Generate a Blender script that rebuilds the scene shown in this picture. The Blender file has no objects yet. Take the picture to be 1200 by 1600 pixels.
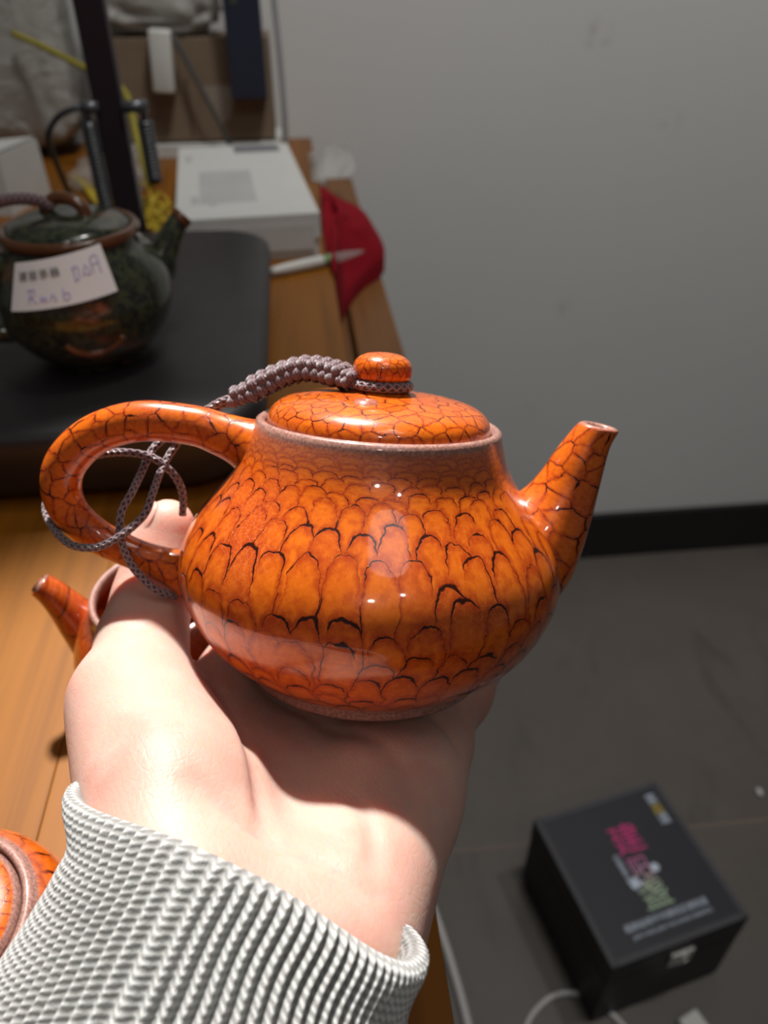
import bpy, bmesh, math, random
import numpy as np
from mathutils import Vector, Matrix, Quaternion
random.seed(4); rng = np.random.default_rng(4)
S = bpy.context.scene
COL = S.collection

# ------------------------------------------------------------------ camera, world, lights, exposure
cam_d = bpy.data.cameras.new('camera'); cam = bpy.data.objects.new('camera', cam_d); COL.objects.link(cam)
cam.location = (0, 0, .96); cam.rotation_euler = (math.radians(53), 0, math.radians(-6.3))
cam_d.sensor_fit = 'VERTICAL'; cam_d.sensor_height = 36; cam_d.lens = 27
cam_d.clip_start = .01
cam_d.dof.use_dof = True; cam_d.dof.focus_distance = .150; cam_d.dof.aperture_fstop = 15.5
S.camera = cam
w = bpy.data.worlds.new('world'); S.world = w; w.use_nodes = True
w.node_tree.nodes['Background'].inputs[0].default_value = (.95, .98, 1, 1)
w.node_tree.nodes['Background'].inputs[1].default_value = .052

def lamp(name, kind, loc, target, energy, color=(1, 1, 1), **kw):
    d = bpy.data.lights.new(name, kind); o = bpy.data.objects.new(name, d); COL.objects.link(o)
    o.location = loc
    o.rotation_euler = (Vector(target) - Vector(loc)).to_track_quat('-Z', 'Y').to_euler()
    d.energy = energy; d.color = color
    for k, v in kw.items(): setattr(d, k, v)
    return o
# the narrow overhead display spot that lights the hand, the teapot and the near end of the table
lamp('display_spot', 'SPOT', (-.068, .62, 1.61), (-.03, .095, .82), 104, (1, .972, .945), spot_size=math.radians(25), spot_blend=.3, shadow_soft_size=.03)
# the shop's ceiling lights behind the viewer, plus a fill added over the floor
lamp('ceiling_panel_light', 'AREA', (.36, -.2, 2.7), (.1, .3, .8), 3.2, (1, .98, .95), shape='DISK', size=.7)
lamp('wall_washer', 'SPOT', (.42, .25, 2.6), (.40, 1.09, 1.05), 78, (1, .985, .96), spot_size=math.radians(72), spot_blend=1.0, shadow_soft_size=.12)
lamp('floor_fill', 'SPOT', (.80, .30, 2.6), (.62, .30, 0), 26, (1, .98, .95), spot_size=math.radians(40), spot_blend=.7, shadow_soft_size=.06)  # added fill that brightens the floor and black box, not a known lamp
lamp('ceiling_spot_near', 'SPOT', (-.02, -1.1, 2.35), (0, .2, .8), 9, (1, .97, .93), spot_size=math.radians(60), shadow_soft_size=.05)
lamp('ceiling_spot_far', 'SPOT', (.55, -.9, 2.4), (0, .3, .8), 4, (.95, .97, 1), spot_size=math.radians(60), shadow_soft_size=.04)
S.view_settings.view_transform = 'Standard'; S.view_settings.look = 'None'
S.view_settings.gamma = 1; S.view_settings.use_curve_mapping = False
S.view_settings.exposure = 0

# ------------------------------------------------------------------ node helpers
class NT:
    def __init__(s, name):
        s.m = bpy.data.materials.new(name); s.m.use_nodes = True; s.t = s.m.node_tree
        s.bsdf = s.t.nodes['Principled BSDF']
    def n(s, typ, inp=None, **props):
        nd = s.t.nodes.new('ShaderNode' + typ)
        for k, v in props.items(): setattr(nd, k, v)
        for k, v in (inp or {}).items(): s.set(nd.inputs[k], v)
        return nd
    def set(s, sock, v):
        if isinstance(v, bpy.types.NodeSocket): s.t.links.new(v, sock)
        elif isinstance(v, bpy.types.Node): s.t.links.new(v.outputs[0], sock)
        else:
            if hasattr(sock.default_value, '__len__') and isinstance(v, tuple) and len(v) == 3 and len(sock.default_value) == 4: v = v + (1,)
            sock.default_value = v
    def math(s, op, a, b=0., c=0., clamp=False):
        nd = s.n('Math', {0: a, 1: b, 2: c}, operation=op); nd.use_clamp = clamp; return nd.outputs[0]
    def smooth(s, v, lo, hi, a=0., b=1.):
        nd = s.n('MapRange', {0: v, 1: lo, 2: hi, 3: a, 4: b}, interpolation_type='SMOOTHSTEP'); return nd.outputs[0]
    def mix(s, f, a, b, mode='MIX'):
        nd = s.n('Mix', data_type='RGBA', blend_type=mode)
        s.set(nd.inputs[0], f); s.set(nd.inputs[6], a); s.set(nd.inputs[7], b); return nd.outputs[2]
    def ramp(s, f, stops):
        nd = s.n('ValToRGB', {0: f}); e = nd.color_ramp.elements
        while len(e) < len(stops): e.new(.5)
        for i, (p, c) in enumerate(stops): e[i].position = p; e[i].color = c + (1,)
        return nd.outputs[0]
    def noise(s, vec, scale, detail=3., rough=.5, dist=0., out=0):
        nd = s.n('TexNoise', {'Scale': scale, 'Detail': detail, 'Roughness': rough, 'Distortion': dist})
        if vec is not None: s.set(nd.inputs['Vector'], vec)
        return nd.outputs[out]
    def coord(s, which='Object'): return s.n('TexCoord').outputs[which]
    def scaled(s, vec, sc, loc=(0, 0, 0), rot=(0, 0, 0)):
        return s.n('Mapping', {'Vector': vec, 'Scale': sc, 'Location': loc, 'Rotation': rot}).outputs[0]
    def bump(s, h, strength=.3, dist=.001):
        nd = s.n('Bump', {'Height': h, 'Strength': strength, 'Distance': dist}); s.t.links.new(nd.outputs[0], s.bsdf.inputs['Normal']); return nd
    def out(s, **kw):
        names = {'color': 'Base Color', 'rough': 'Roughness', 'metal': 'Metallic', 'coat': 'Coat Weight', 'coatrough': 'Coat Roughness',
                 'sss': 'Subsurface Weight', 'sssr': 'Subsurface Radius', 'ssss': 'Subsurface Scale', 'trans': 'Transmission Weight', 'alpha': 'Alpha', 'ior': 'IOR',
                 'spec': 'Specular IOR Level', 'sheen': 'Sheen Weight', 'sheenr': 'Sheen Roughness'}
        for k, v in kw.items(): s.set(s.bsdf.inputs[names[k]], v)
        return s.m

def plain(name, color, rough=.6, var=.12, scale=40, **kw):
    n = NT(name); c = n.coord()
    f = n.noise(c, scale, 4)
    lo = tuple(v * (1 - var) for v in color); hi = tuple(min(1, v * (1 + var)) for v in color)
    return n.out(color=n.mix(f, lo, hi), rough=rough, **kw)

def glaze(name, cell=(.62, .125, .003), edge=(.33, .032, .001), crack=(.025, .004, .001), crackw=.05, rimcol=(.23, .12, .095), scales=False):
    n = NT(name)
    uv = n.n('UVMap', uv_map='UV').outputs[0]
    ns = n.noise(uv, 1.1, 2, .5, 0, 1)
    d = n.n('VectorMath', {0: ns, 1: (.5, .5, .5)}, operation='SUBTRACT').outputs[0]
    d = n.n('VectorMath', {0: d, 'Scale': .5 if scales else .42}, operation='SCALE').outputs[0]
    v = n.n('VectorMath', {0: uv, 1: d}, operation='ADD').outputs[0]
    d2 = n.n('VectorMath', {0: n.noise(uv, 4.5, 2, .5, 0, 1), 1: (.5, .5, .5)}, operation='SUBTRACT').outputs[0]
    v = n.n('VectorMath', {0: v, 1: n.n('VectorMath', {0: d2, 'Scale': .16}, operation='SCALE').outputs[0]}, operation='ADD').outputs[0]
    vo = dict(voronoi_dimensions='2D')
    if scales:      # overlapping drops: each row of rounded arches covers the foot of the row above it
        sx = n.n('SeparateXYZ', {0: v}); U, Vv = sx.outputs[0], sx.outputs[1]; fl = n.math('FLOOR', Vv); qs = []; ids = []
        for dj in (-1., 0., 1.):
            row = n.math('ADD', fl, dj); par = n.math('MULTIPLY', n.math('FLOORED_MODULO', row, 2.), .5)
            rj = n.n('TexWhiteNoise', {'W': row}, noise_dimensions='1D').outputs['Value']
            u2 = n.math('ADD', n.math('SUBTRACT', U, par), n.math('MULTIPLY', rj, .5)); i_ = n.math('FLOOR', u2)
            wv = n.n('TexWhiteNoise', {'Vector': n.n('CombineXYZ', {0: i_, 1: row}).outputs[0]}, noise_dimensions='2D')
            wr = n.n('SeparateColor', {0: wv.outputs['Color']}); 
            x_ = n.math('ADD', n.math('SUBTRACT', n.math('FRACT', u2), .5), n.math('MULTIPLY', n.math('SUBTRACT', wr.outputs[1], .5), .26))
            y_ = n.math('SUBTRACT', n.math('SUBTRACT', Vv, row), n.math('MULTIPLY', n.math('SUBTRACT', wr.outputs[0], .5), .72))
            ax_ = n.math('POWER', n.math('ABSOLUTE', n.math('MULTIPLY', x_, 1.96)), 2.7); ay_ = n.math('POWER', n.math('MAXIMUM', n.math('DIVIDE', y_, 1.32), 0.), 2.7)
            qs.append(n.math('POWER', n.math('ADD', ax_, ay_), 1 / 2.7)); ids.append(wr.outputs[2])
        e1, e2, e3 = [n.math('ABSOLUTE', n.math('SUBTRACT', 1., q)) for q in qs]
        in1 = n.math('LESS_THAN', qs[0], 1.); in2 = n.math('LESS_THAN', qs[1], 1.)
        m2 = n.math('MINIMUM', e2, n.math('ADD', e3, n.math('MULTIPLY', in2, 9.)))
        e = n.math('MULTIPLY', n.math('MINIMUM', e1, n.math('ADD', m2, n.math('MULTIPLY', in1, 9.))), .55)
        i23 = n.n('Mix', {0: in2, 2: ids[2], 3: ids[1]}).outputs[0]; cellr = n.n('Mix', {0: in1, 2: i23, 3: ids[0]}).outputs[0]
        relv = n.math('SUBTRACT', qs[0], .5)
    else:
        e = n.n('TexVoronoi', {'Vector': v, 'Scale': 1., 'Randomness': .92}, feature='DISTANCE_TO_EDGE', **vo).outputs['Distance']
        f1 = n.n('TexVoronoi', {'Vector': v, 'Scale': 1., 'Randomness': .92}, feature='F1', **vo)
        cellr = n.n('SeparateColor', {0: f1.outputs['Color']}).outputs[0]
        relv = n.n('SeparateXYZ', {0: n.n('VectorMath', {0: v, 1: f1.outputs['Position']}, operation='SUBTRACT').outputs[0]}).outputs[1]
    wn = n.noise(uv, .8, 2)
    top = 1. if scales else n.smooth(relv, -.15, .25, .35, 1.)
    w1 = n.math('MULTIPLY', n.smooth(wn, .40, .66), crackw)
    w1 = n.math('MULTIPLY', n.math('ADD', w1, crackw * .30), top)
    rimA = n.n('Attribute', attribute_name='rim').outputs['Fac']
    crk = n.math('MULTIPLY', n.math('MULTIPLY', n.smooth(n.math('DIVIDE', e, w1), .5, 1.4, 1., 0.), n.smooth(rimA, .0, .22, 1., .12)), n.smooth(n.math('MULTIPLY', w1, 1. / crackw), .10, .5, .35, 1.))
    body = n.mix(n.smooth(e, .0, .17), edge, cell)
    body = n.mix(n.math('MULTIPLY', cellr, .45), body, (.40, .045, .004))
    big = n.noise(uv, .16, 2)
    body = n.mix(n.smooth(big, .48, .72, 0., .55), body, (.36, .04, .012))
    fine = n.noise(uv, 5.5, 5, .65)
    body = n.mix(n.smooth(fine, .4, .7, 0., .42), body, (.75, .17, .012))
    mot = n.noise(uv, 2.6, 3, .6)
    body = n.mix(n.smooth(mot, .45, .7, 0., .5), body, (.36, .035, .002))
    # hair-fine pale crystal veins in a few cells
    vein = n.n('TexVoronoi', {'Vector': v, 'Scale': 5., 'Randomness': 1.}, feature='DISTANCE_TO_EDGE', **vo).outputs['Distance']
    vm = n.math('MULTIPLY', n.smooth(vein, .0, .05, 1., 0.), n.smooth(big, .5, .7, .05, .5))
    body = n.mix(vm, body, (.72, .24, .10))
    col = n.mix(crk, body, crack)
    rim = n.n('Attribute', attribute_name='rim').outputs['Fac']
    sp = n.noise(n.coord(), 1500, 2)
    rc = n.mix(n.smooth(sp, .35, .65), rimcol, tuple(min(1, 1.7 * q) for q in rimcol))
    col = n.mix(rim, col, rc)
    spots = n.noise(n.coord(), 260, 2)
    rgh = n.mix(rim, (.30, .30, .30), (.42, .42, .42))
    n.bump(n.math('MULTIPLY', crk, -1.), .12, .0002)
    n.out(color=col, rough=rgh, coat=.75, coatrough=.055, spec=.3)
    n.set(n.bsdf.inputs['Coat IOR'], 1.5)
    return n.m

# ------------------------------------------------------------------ mesh helpers
def link(o, parent=None):
    COL.objects.link(o)
    if parent is not None: o.parent = parent
    return o
def make(name, verts, faces, mat, parent=None, uv=None, smooth=True, attr=None):
    me = bpy.data.meshes.new(name); me.from_pydata([tuple(map(float, v)) for v in verts], [], [tuple(map(int, f)) for f in faces]); me.update()
    if uv is not None:
        l = me.uv_layers.new(name='UV'); vi = np.zeros(len(me.loops), np.int32); me.loops.foreach_get('vertex_index', vi)
        l.data.foreach_set('uv', np.asarray(uv, np.float32)[vi].ravel() if len(uv) == len(verts) else np.asarray(uv, np.float32).ravel())
    if attr is not None:
        a = me.attributes.new('rim', 'FLOAT', 'POINT'); a.data.foreach_set('value', np.asarray(attr, np.float32))
    if smooth: me.polygons.foreach_set('use_smooth', [True] * len(me.polygons))
    me.materials.append(mat)
    return link(bpy.data.objects.new(name, me), parent)
def fixn(o):
    bm = bmesh.new(); bm.from_mesh(o.data); bmesh.ops.recalc_face_normals(bm, faces=bm.faces); bm.to_mesh(o.data); bm.free(); return o
def empty(name, loc=(0, 0, 0), rz=0., mat=None):
    o = bpy.data.objects.new(name, None); o.empty_display_size = .02; link(o)
    o.location = loc; o.rotation_euler = (0, 0, rz)
    if mat is not None: o.matrix_world = mat
    return o
def tag(o, label=None, cat=None, group=None, kind=None):
    for k, v in (('label', label), ('category', cat), ('group', group), ('kind', kind)):
        if v: o[k] = v
    return o
def catmull(P, n):
    P = np.array(P, float); t = np.r_[0, np.cumsum(np.linalg.norm(np.diff(P[:, :3], axis=0), axis=1))]
    out = []
    for u in np.linspace(0, t[-1] * (1 - 1e-9), n):
        i = min(np.searchsorted(t, u, side='right') - 1, len(P) - 2); s = (u - t[i]) / max(t[i + 1] - t[i], 1e-12)
        a = P[max(i - 1, 0)]; b = P[i]; c = P[i + 1]; d = P[min(i + 2, len(P) - 1)]
        out.append(.5 * (2 * b + (c - a) * s + (2 * a - 5 * b + 4 * c - d) * s * s + (3 * b - a - 3 * c + d) * s ** 3))
    return np.array(out)
def lathe(name, prof, n, mat, parent=None, uvf=None, attrf=None, smooth_n=0, close=True, k=.001, warp=None):
    P = catmull(np.c_[np.array(prof, float), np.zeros(len(prof))], smooth_n)[:, :2] if smooth_n else np.array(prof, float)
    P[:, 0] = np.maximum(P[:, 0], 0)
    m = len(P); th = np.arange(n + 1) / n * 2 * np.pi + np.pi / 2
    s = np.r_[0, np.cumsum(np.linalg.norm(np.diff(P, axis=0), axis=1))]
    V = np.array([[(r * math.cos(t), r * math.sin(t), z) for t in th] for r, z in P]).reshape(-1, 3)
    if warp: V = warp(V)
    F = [(i * (n + 1) + j, i * (n + 1) + j + 1, (i + 1) * (n + 1) + j + 1, (i + 1) * (n + 1) + j) for i in range(m - 1) for j in range(n)]
    uv = None
    if uvf: uv = [uvf(j / n, s[i], P[i, 0], P[i, 1]) for i in range(m) for j in range(n + 1)]
    at = None
    if attrf: at = [attrf(P[i, 0], P[i, 1], s[i]) for i in range(m) for j in range(n + 1)]
    o = make(name, V * k, F, mat, parent, uv, True, at)
    if not uvf: weld(o)
    return o
def weld(o, d=1e-7):
    bm = bmesh.new(); bm.from_mesh(o.data); bmesh.ops.remove_doubles(bm, verts=bm.verts, dist=d); bmesh.ops.recalc_face_normals(bm, faces=bm.faces); bm.to_mesh(o.data); bm.free(); return o
def frames(C):
    T = np.gradient(C, axis=0); T /= np.linalg.norm(T, axis=1)[:, None] + 1e-12
    N = np.zeros_like(T); a = np.array([0, 1., 0]) if abs(T[0][1]) < .9 else np.array([0, 0, 1.])
    a = a - T[0] * (a @ T[0]); N[0] = a / np.linalg.norm(a)
    for i in range(1, len(C)):
        a = N[i - 1] - T[i] * (N[i - 1] @ T[i]); N[i] = a / np.linalg.norm(a)
    return T, N, np.cross(T, N)
def tubegeo(C, r, seg=12, caps=True, ry=None):
    C = np.array(C, float); T, N, Bn = frames(C); r = np.broadcast_to(r, len(C)); ry = r if ry is None else np.broadcast_to(ry, len(C))
    th = np.arange(seg) / seg * 2 * np.pi
    V = [C[i] + r[i] * math.cos(t) * N[i] + ry[i] * math.sin(t) * Bn[i] for i in range(len(C)) for t in th]
    F = [(i * seg + j, i * seg + (j + 1) % seg, (i + 1) * seg + (j + 1) % seg, (i + 1) * seg + j) for i in range(len(C) - 1) for j in range(seg)]
    if caps: F += [tuple(range(seg - 1, -1, -1)), tuple((len(C) - 1) * seg + j for j in range(seg))]
    return np.array(V), F
def tube(name, pts, r, mat, parent=None, n=40, seg=12, k=1., uvs=None, ry=None):
    C = catmull(pts, n) if n else np.array(pts, float)
    if not np.isscalar(r): r = np.interp(np.linspace(0, 1, len(C)), np.linspace(0, 1, len(r)), r)
    V, F = tubegeo(C, r, seg, True, ry)
    uv = None
    if uvs:
        s = np.r_[0, np.cumsum(np.linalg.norm(np.diff(C, axis=0), axis=1))]; nf = len(C) - 1
        uv = []
        for i in range(nf):
            for j in range(seg):
                uv += [(j / seg, s[i] * uvs), ((j + 1) / seg, s[i] * uvs), ((j + 1) / seg, s[i + 1] * uvs), (j / seg, s[i + 1] * uvs)]
        uv += [(0, 0)] * (2 * seg)
    return fixn(make(name, V * k, F, mat, parent, uv)) if uv is None else make(name, V * k, F, mat, parent, uv)
def boxbm(bm, c, s, bev=0., seg=2, rot=None):
    r = bmesh.ops.create_cube(bm, size=1.); vs = r['verts']
    bmesh.ops.scale(bm, vec=s, verts=vs)
    if bev:
        es = list({e for v in vs for e in v.link_edges})
        g = bmesh.ops.bevel(bm, geom=es, offset=bev, segments=seg, affect='EDGES', profile=.5); vs = list({v for v in g['verts']} | {v for v in vs if v.is_valid})
    if rot is not None: bmesh.ops.rotate(bm, cent=(0, 0, 0), matrix=rot, verts=vs)
    bmesh.ops.translate(bm, vec=c, verts=vs); return vs
def finish(name, bm, mat, parent=None, smooth=False):
    me = bpy.data.meshes.new(name); bmesh.ops.recalc_face_normals(bm, faces=bm.faces); bm.to_mesh(me); bm.free(); me.materials.append(mat)
    if smooth: me.polygons.foreach_set('use_smooth', [True] * len(me.polygons))
    return link(bpy.data.objects.new(name, me), parent)
def box(name, c, s, mat, parent=None, bev=.001, seg=2, rot=None):
    bm = bmesh.new(); boxbm(bm, c, s, bev, seg, rot); return finish(name, bm, mat, parent)
def text(name, body, size, loc, rotm, mat, parent, shear=0., sx=1., vertical=False, gap=1., depth=.00005):
    cu = bpy.data.curves.new(name, 'FONT'); cu.body = '\n'.join(body) if vertical else body
    cu.size = size; cu.extrude = depth; cu.align_x = 'CENTER'; cu.align_y = 'CENTER'; cu.shear = shear; cu.space_line = gap; cu.resolution_u = 3
    t = bpy.data.objects.new(name, cu); COL.objects.link(t)
    me = bpy.data.meshes.new_from_object(t.evaluated_get(bpy.context.evaluated_depsgraph_get()))
    bpy.data.objects.remove(t); bpy.data.curves.remove(cu)
    M = Matrix.Translation(loc) @ rotm.to_4x4() @ Matrix.Diagonal((sx, 1, 1, 1)); me.transform(M)
    me.materials.clear(); me.materials.append(mat)
    return link(bpy.data.objects.new(name, me), parent)

# ------------------------------------------------------------------ materials
def wood(name, base, dark, scale=1., rough=.5):
    n = NT(name); c = n.coord()
    info = n.n('ObjectInfo').outputs['Random']
    off = n.n('CombineXYZ', {0: n.math('MULTIPLY', info, 9.), 1: n.math('MULTIPLY', info, 5.), 2: 0.}).outputs[0]
    c2 = n.n('VectorMath', {0: c, 1: off}, operation='ADD').outputs[0]
    g = n.noise(n.scaled(c2, (38 * scale, 1.6 * scale, 38 * scale)), 1., 4, .55, .8)
    g2 = n.noise(n.scaled(c2, (260 * scale, 6 * scale, 260 * scale)), 1., 3)
    f = n.math('ADD', n.math('MULTIPLY', g, .75), n.math('MULTIPLY', g2, .3))
    col = n.ramp(f, [(.30, dark), (.50, base), (.72, tuple(min(1, v * 1.25) for v in base))])
    knot = n.smooth(n.n('TexVoronoi', {'Vector': n.scaled(c2, (7, 4, 7)), 'Scale': 1.}).outputs['Distance'], .03, .09, 1., 0.)
    col = n.mix(n.math('MULTIPLY', knot, .6), col, dark)
    col = n.mix(n.math('MULTIPLY', info, .25), col, dark)
    n.bump(f, .08, .001)
    return n.out(color=col, rough=rough, coat=.12, coatrough=.15, spec=.25)
M_wood = wood('honey_wood', (.235, .083, .0045), (.11, .034, .002))
M_wood_d = wood('brown_wood', (.18, .075, .02), (.06, .022, .007))
n = NT('wall_paint'); c = n.coord()
f = n.noise(c, 2.2, 4); sm = n.n('TexVoronoi', {'Vector': n.scaled(c, (5, 5, 5)), 'Scale': 1.}).outputs['Distance']
sm = n.math('MULTIPLY', n.smooth(sm, .03, .13, 1., 0.), n.smooth(n.noise(c, 60, 2), .4, .7))
col = n.mix(f, (.60, .59, .575), (.68, .67, .65)); col = n.mix(n.math('MULTIPLY', sm, .5), col, (.33, .29, .27))
n.bump(n.noise(c, 220, 3), .06, .001); M_wall = n.out(color=col, rough=.55)
n = NT('floor_tile'); c = n.coord()
f = n.noise(c, 7, 6, .65); f2 = n.noise(c, 90, 3); wv = n.noise(n.scaled(c, (4, 1.2, 1)), 3, 4, .6, 1.2)
col = n.mix(f, (.075, .063, .054), (.125, .109, .096)); col = n.mix(n.math('MULTIPLY', f2, .3), col, (.13, .115, .10)); col = n.mix(n.smooth(wv, .55, .7, 0., .35), col, (.05, .042, .036))
M_tile = n.out(color=col, rough=.42)
M_grout = plain('grout', (.17, .13, .11), .9)
M_base = plain('black_skirting', (.012, .0105, .0115), .28, .25, 30)
M_glaze = glaze('red_crackle_glaze'); M_scale = glaze('red_scale_glaze', crackw=.019, scales=True)
M_glaze2 = glaze('dark_red_glaze', (.36, .055, .008), (.22, .025, .004), (.03, .006, .003), .045)
M_cord = NT('purple_cord')
def braided():
    n = M_cord; uv = n.n('UVMap', uv_map='UV').outputs[0]; sp = n.n('SeparateXYZ', {0: uv})
    u = n.math('MULTIPLY', sp.outputs[0], 4.); v = sp.outputs[1]
    a = n.math('SINE', n.math('MULTIPLY', n.math('ADD', u, v), 6.2832)); b = n.math('SINE', n.math('MULTIPLY', n.math('SUBTRACT', u, v), 6.2832))
    h = n.math('MAXIMUM', a, b); f = n.smooth(h, -.2, 1.)
    col = n.mix(f, (.045, .022, .026), (.26, .17, .18))
    n.bump(h, .8, .0004); n.out(color=col, rough=.4, sheen=.3)
braided(); M_cord = M_cord.m
n = NT('purple_knot'); c = n.coord(); f = n.n('TexWave', {'Vector': n.scaled(c, (1, 1, 1), rot=(.4, .5, .8)), 'Scale': 620., 'Distortion': 1.2}, wave_type='BANDS').outputs['Fac']
n.bump(f, .7, .0004); M_knot = n.out(color=n.mix(f, (.075, .030, .032), (.21, .125, .135)), rough=.42, sheen=.3)

# skin
n = NT('skin'); c = n.coord()
big = n.noise(c, 28, 3); mott = n.noise(c, 120, 4, .6)
col = n.mix(n.smooth(big, .38, .66), (.58, .345, .275), (.54, .26, .205)); col = n.mix(n.smooth(mott, .45, .75, 0., .35), col, (.66, .43, .36))
w1 = n.n('TexWave', {'Vector': n.scaled(c, (1, 1, 1), rot=(0, 0, .9)), 'Scale': 330., 'Distortion': 5., 'Detail': 3., 'Detail Scale': 1.5}).outputs['Fac']
w2 = n.n('TexWave', {'Vector': n.scaled(c, (1, 1, 1), rot=(.3, .2, -.5)), 'Scale': 260., 'Distortion': 7., 'Detail': 3., 'Detail Scale': 1.2}).outputs['Fac']
vor = n.n('TexVoronoi', {'Vector': n.scaled(c, (1, .45, 1), rot=(0, 0, .6)), 'Scale': 700.}, feature='DISTANCE_TO_EDGE').outputs['Distance']
h = n.math('ADD', n.math('MULTIPLY', n.math('ADD', w1, w2), .25), n.math('MULTIPLY', n.smooth(vor, 0., .12), .5))
h = n.math('ADD', h, n.math('MULTIPLY', n.noise(c, 420, 4), .5))
n.bump(h, .15, .0004)
M_skin = n.out(color=col, rough=.5, sss=.9, sssr=(1., .28, .13), ssss=.009, spec=.35)
M_nail = plain('thumbnail', (.66, .38, .31), .25, .05, sss=.4, ssss=.002)
# grey rib-knit
n = NT('grey_knit'); uv = n.n('UVMap', uv_map='UV').outputs[0]; sp = n.n('SeparateXYZ', {0: uv})
cu = n.math('FRACT', sp.outputs[0]); tri = n.math('ABSOLUTE', n.math('SUBTRACT', cu, .5))
vv = n.math('ADD', sp.outputs[1], n.math('MULTIPLY', tri, .75))
ns = n.noise(n.coord(), 500, 3); vv = n.math('ADD', vv, n.math('MULTIPLY', ns, .5))
st = n.math('SINE', n.math('MULTIPLY', vv, 6.2832)); fz = n.noise(n.coord(), 1900, 4, .7)
h = n.math('ADD', n.math('MULTIPLY', st, .5), n.math('MULTIPLY', fz, 1.1))
rib = n.smooth(tri, .10, .42, 1., 0.)
col = n.mix(n.smooth(h, -.2, 1.1), (.25, .247, .232), (.52, .52, .50)); col = n.mix(n.math('MULTIPLY', n.math('SUBTRACT', 1., rib), .6), col, (.17, .165, .155))  # shade in the grooves between ribs is painted into the colour
n.bump(h, .42, .0005); M_knit = n.out(color=col, rough=.95, sheen=.25, sss=.1, ssss=.001)
M_tray = plain('black_tray', (.022, .0185, .02), .42, .5, 35)
M_post = plain('dark_lacquer', (.022, .013, .018), .4, .2, 30)
M_black = plain('black_metal', (.016, .016, .02), .35, .2)
M_grey = plain('grey_metal', (.16, .165, .175), .35, .15, metal=.6)
M_white = plain('white_card', (.60, .60, .575), .6, .05)
M_whiteS = plain('white_plastic', (.62, .61, .57), .4, .05)
M_print = plain('grey_print', (.46, .46, .45), .6)
M_card = plain('brown_cardboard', (.185, .13, .085), .8, .15, 60)
M_navy = plain('navy_card', (.012, .015, .035), .5, .2)
M_yel = plain('packing_string', (.50, .36, .02), .6, .2)
M_rod = plain('yellow_rod', (.30, .25, .025), .5, .15)
M_cable = plain('grey_cable', (.07, .072, .075), .5)
M_wcable = plain('white_cable', (.58, .56, .55), .4, .04)
n = NT('clear_bag'); c = n.coord(); f = n.noise(c, 26, 4, .6, .8); n.bump(f, .6, .01)
M_bag = n.out(color=n.mix(f, (.30, .29, .265), (.46, .45, .42)), rough=.35, alpha=1.)
n = NT('clear_film'); c = n.coord(); n.bump(n.noise(c, 60, 4, .6, .6), .5, .003)
M_film = n.out(color=(.55, .55, .52), rough=.2, alpha=.28)
n = NT('red_cloth'); c = n.coord(); f = n.noise(c, 900, 2)
n.bump(n.noise(c, 1500, 2), .3, .0005); M_red = n.out(color=n.mix(f, (.17, .004, .010), (.27, .008, .016)), rough=.9, spec=.1)
# green-brown flecked glaze
n = NT('green_brown_glaze'); c = n.coord()
f = n.noise(c, 240, 4, .7); g = n.noise(c, 36, 3, .6); v = n.n('TexVoronoi', {'Vector': c, 'Scale': 420.}, feature='DISTANCE_TO_EDGE').outputs['Distance']
col = n.mix(n.smooth(f, .42, .6), (.012, .018, .017), (.055, .070, .035)); col = n.mix(n.smooth(g, .56, .68, 0., .7), col, (.17, .065, .02))
col = n.mix(n.math('MULTIPLY', n.smooth(v, .0, .1, 1., 0.), .35), col, (.10, .075, .03))
M_green = n.out(color=col, rough=.2, coat=.6, coatrough=.05)
n = NT('rust_rim_glaze'); c = n.coord(); f = n.noise(c, 120, 3); M_rust = n.out(color=n.mix(f, (.085, .030, .010), (.17, .062, .020)), rough=.25, coat=.5, coatrough=.06)
M_label = plain('label_paper', (.90, .92, .93), .6, .02)
M_ink = plain('black_ink', (.16, .16, .14), .6); M_bink = plain('violet_ink', (.50, .47, .76), .6)
M_case = plain('black_leatherette', (.010, .0105, .014), .5, .25, 300); M_lid = plain('black_lid_panel', (.022, .023, .030), .38, .12, 30)
M_trim = plain('dark_grey_trim', (.055, .053, .060), .55, .2, 200)
M_lt = plain('pale_blue_print', (.60, .68, .80), .5, .1); M_gold = plain('gold_print', (.50, .36, .05), .45)
def pinkgreen():
    n = NT('pink_to_green_print'); c = n.n('SeparateXYZ', {0: n.coord()}).outputs[1]
    M = n.ramp(n.smooth(c, -.050, .046), [(.0, (.35, .48, .32)), (.22, (.50, .56, .42)), (.36, (.55, .34, .42)), (.60, (.52, .16, .36)), (.72, (.60, .04, .22)), (1., (.62, .03, .20))])
    return n.out(color=M, rough=.5)
M_cal = pinkgreen()
M_chrome = plain('clasp_metal', (.72, .70, .66), .38, .1, metal=.85)

# ------------------------------------------------------------------ the setting
WALL = 1.088
tag(box('wall_back', (.6, WALL + .05, 1.4), (5.2, .1, 2.8), M_wall, None, 0), kind='structure')
flo = tag(box('floor', (.6, -.35, -.0412), (5.2, 2.9, .08), M_grout, None, 0), kind='structure')
tb = bmesh.new(); boxbm(tb, (0, 0, 0), (.7955, .7955, .0145), .0008, 2); tile0 = finish('tile', tb, M_tile, flo)
first = True
for i in range(-2, 4):
    for j in range(-2, 2):
        cx, cy = .09 + .8 * (i + .5), .522 + .8 * (j - .5)
        if cy + .4 > WALL: continue
        t = tile0 if first else tile0.copy()
        if not first: link(t, flo)
        first = False; t.location = (cx, cy, -.0075 + random.uniform(-.0002, 0))
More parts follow.
